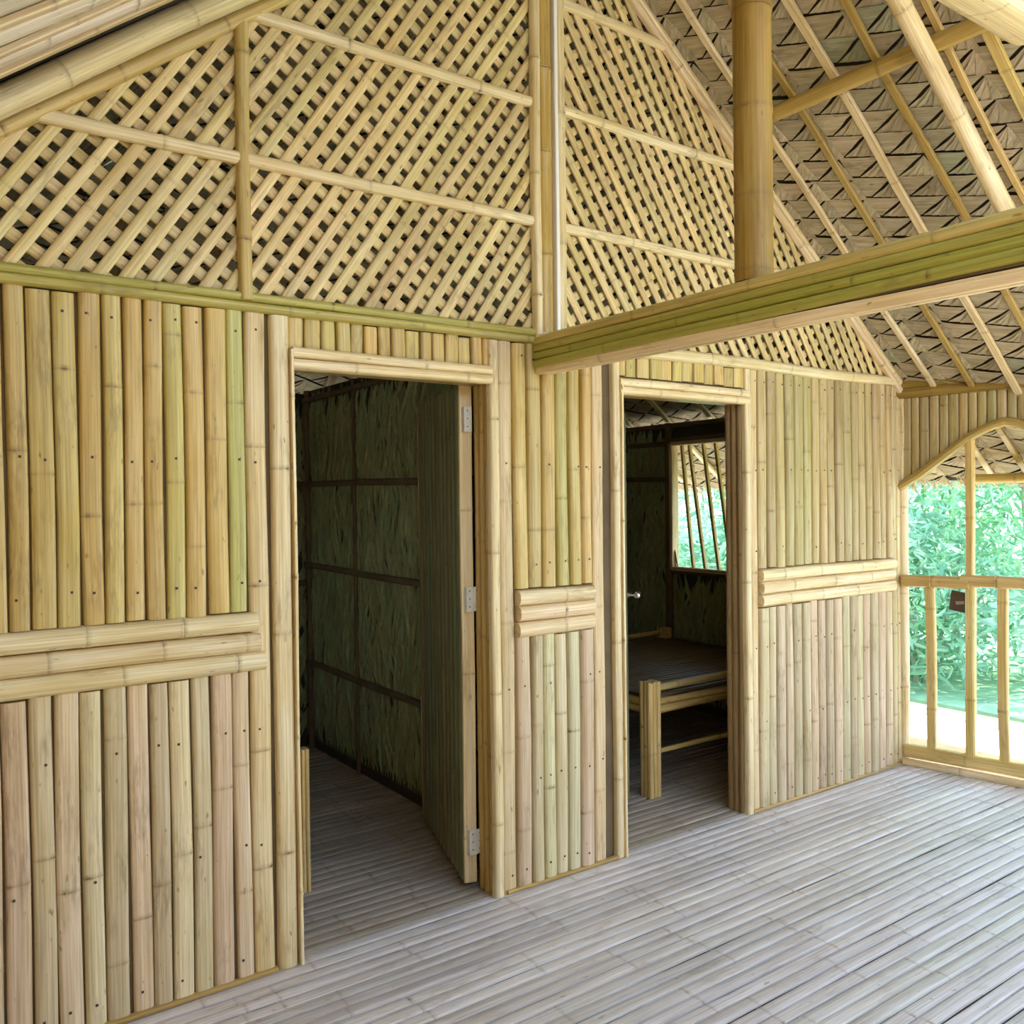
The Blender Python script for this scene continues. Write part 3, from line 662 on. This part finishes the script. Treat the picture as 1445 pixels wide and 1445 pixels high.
# purlin on the right slope
mb = MB(); px_, pz_ = 3.145, 3.085
half(mb, (px_, -.14, pz_+.045), (px_, -2.7, pz_+.045), .062, .045, (-.75, 0, -.66), nodes=.55, bright=.58); o = mb.build('purlin', MT['amber']); tag(o, 'horizontal bamboo purlin under the slim rafters of the right roof slope', 'purlin')
# pale tie crossing overhead close to the viewer
mb = MB(); half(mb, (1.1, -1.36, 3.01), (3.12, -1.36, 3.01), .17, .04, (0, .25, -1), nodes=.9, bright=.9, node_amp=.01)
o = mb.build('collar_tie', MT['pale']); tag(o, 'broad pale collar tie in the top right corner of the roof', 'tie')
# rafters on the rear hip above the nearer room
for k, x in enumerate((.5, .95, 1.4, 1.85, 2.3)):
    mb = MB(); f = lambda s: Vector((x, .28, RZ))+dh*s+nh*.03
    s0 = SH*abs(x-RX)/(5.3-RX)+.15
    bar(mb, f(s0), f(SH-.05), .05, .03, nh, nodes=.5, bright=.4)
    o = mb.build('hip_rafter', MT['brown']); tag(o, 'dark rafter of the rear roof slope above the nearer doorway', 'rafter', 'rafters of the rear roof slope')
# eave pole outside
mb = MB(); pole(mb, (5.12, -.10, 1.575), (5.12, -2.7, 1.575), .028, .5, bright=.6); o = mb.build('eave_pole', MT['wall']); tag(o, 'bamboo pole along the outer roof eave seen through the arch', 'pole')

# unseen walls added to block light from the left and the front
def plank_wall(name, P0, along, ln, z1, nrm, wv=.06):
    P0 = Vector(P0); along = Vector(along); nrm = Vector(nrm); root = empty(name, P0); tag(root, kind='structure'); mb = MB(); t = 0
    while t < ln-.02:
        half(mb, P0+along*(t+wv/2), P0+along*(t+wv/2)+Vector((0, 0, z1)), wv-.004, .022, nrm, nodes=.6, bright=R(.35, .65)); t += wv
    mb.build('slat_panel', MT['wall'], root)
    mb = MB(); polyprism(mb, [P0, P0+along*ln, P0+along*ln+Vector((0, 0, z1)), P0+Vector((0, 0, z1))], -nrm*.05); mb.build('backing_board', MT['backing'], root, smooth=False)
    return root
plank_wall('wall_light_block_left', (XL, -3.55, 0), (0, 1, 0), 3.5, 2.09, (1, 0, 0))
plank_wall('wall_light_block_front', (XL, -3.6, 0), (1, 0, 0), 3.4, 2.5, (0, 1, 0))

# ================================================================== OUTSIDE
mb = MB(); box(mb, (4.64, -5, -.16), (5.95, 4, -.03)); box(mb, (5.85, -5, -.03), (5.95, 4, .012))
o = mb.build('terrace', MT['terrace']); tag(o, kind='structure')
mb = MB(); n = 24; vs = []; fs = []
for i in range(n+1):
    for j in range(n+1):
        x = -40+80*i/n; yv = -40+80*j/n; vs.append(Vector((x, yv, -.25+(.3*math.sin(x*.3)*math.cos(yv*.2) if x > 9 else 0))))
for i in range(n):
    for j in range(n): fs.append([i*(n+1)+j, (i+1)*(n+1)+j, (i+1)*(n+1)+j+1, i*(n+1)+j+1])
mb.add(vs, fs, [(v.x, v.y) for v in vs], [(0, .5, 0)]*len(vs)); o = mb.build('ground', MT['ground']); tag(o, kind='structure')

mb = MB(); box(mb, (6.6, -12, -.3), (30, 20, -.12)); o = mb.build('lawn', MT['grass']); tag(o, kind='structure')
def shrub(x, yv, h, r, nl, lab, seed, spread=1.0):
    random.seed(seed); e = empty('leafy_shrub', (x, yv, -.25)); tag(e, lab, 'shrub', 'greenery beyond the terrace')
    mb = MB(); tips = []
    for k in range(6):
        a = R(0, 6.28); tp = Vector((x+math.cos(a)*r*.5, yv+math.sin(a)*r*.5, h*R(.5, .85))); pole(mb, (x+R(-.1, .1), yv+R(-.1, .1), -.27), tp, .025, None, seg=6, r1=.4, wob=.05)
    mb.build('stems', MT['bark'], e)
    mb = MB()
    for k in range(nl):
        while True:
            u = Vector((R(-1, 1), R(-1, 1), R(-1, 1)))
            if .35 < u.length < 1: break
        p = Vector((x+u.x*r, yv+u.y*r, h*.5+u.z*h*.5-.12)); fx = Vector((R(-1, 1), R(-1, 1), R(-.9, .5))).normalized(); fy = fx.orthogonal().normalized(); fy = (fy+fx.cross(fy)*R(-2, 2)).normalized(); nn = fx.cross(fy)
        l = R(.07, .20)*spread; ww = l*R(.14, .28)
        clump = math.sin(p.x*3.1+1)*math.sin(p.y*2.7)*math.sin(p.z*3.3)
        leafpoly(mb, nn, p, fx, fy, [(0, 0), (l*.3, ww*.5), (l*.7, ww*.4), (l, 0), (l*.7, -ww*.4), (l*.3, -ww*.5)], (1, 0), [0, .0, -.02*l, -.12*l, -.02*l, 0], max(0, min(1, .45+clump*1.2+R(-.3, .3))), R(.3, .8))
    mb.build('foliage', MT['leaf'], e, smooth=False)
labs = ['broad pale green shrub right behind the terrace, left part of the arched opening', 'tall light green shrub behind the terrace at the right picture edge', 'green shrub seen between the leaning bars of the far room window', 'green shrub beyond the far window, at its left side', 'low shrub close behind the terrace edge below the railing']
for a in ((8.2, 2.3, 3.0, 1.25, 5000, labs[0], 51), (8.1, .6, 3.4, 1.3, 5000, labs[1], 52), (8.4, 5.0, 3.2, 1.3, 4000, labs[2], 53), (8.6, 7.0, 3.4, 1.3, 2000, labs[3], 54), (7.3, 1.4, 1.4, .9, 2200, labs[4], 55)): shrub(*a)
for k, (x, yv, h, r) in enumerate(((11.5, 2, 4.5, 2.0), (11.5, 5.5, 5, 2.0), (11.2, -1.5, 4.5, 2.0), (12.5, 9, 5, 2.2), (7.2, 3.4, 1.6, .9))):
    shrub(x, yv, h, r, 2400, ['dense leafy shrub in the back row behind the arched opening', 'dense leafy shrub in the back row behind the far window', 'dense leafy shrub in the back row at the right', 'distant leafy shrub deepest behind the far window', 'low bright shrub beside the terrace below the far window'][k], 60+k, 1.4)
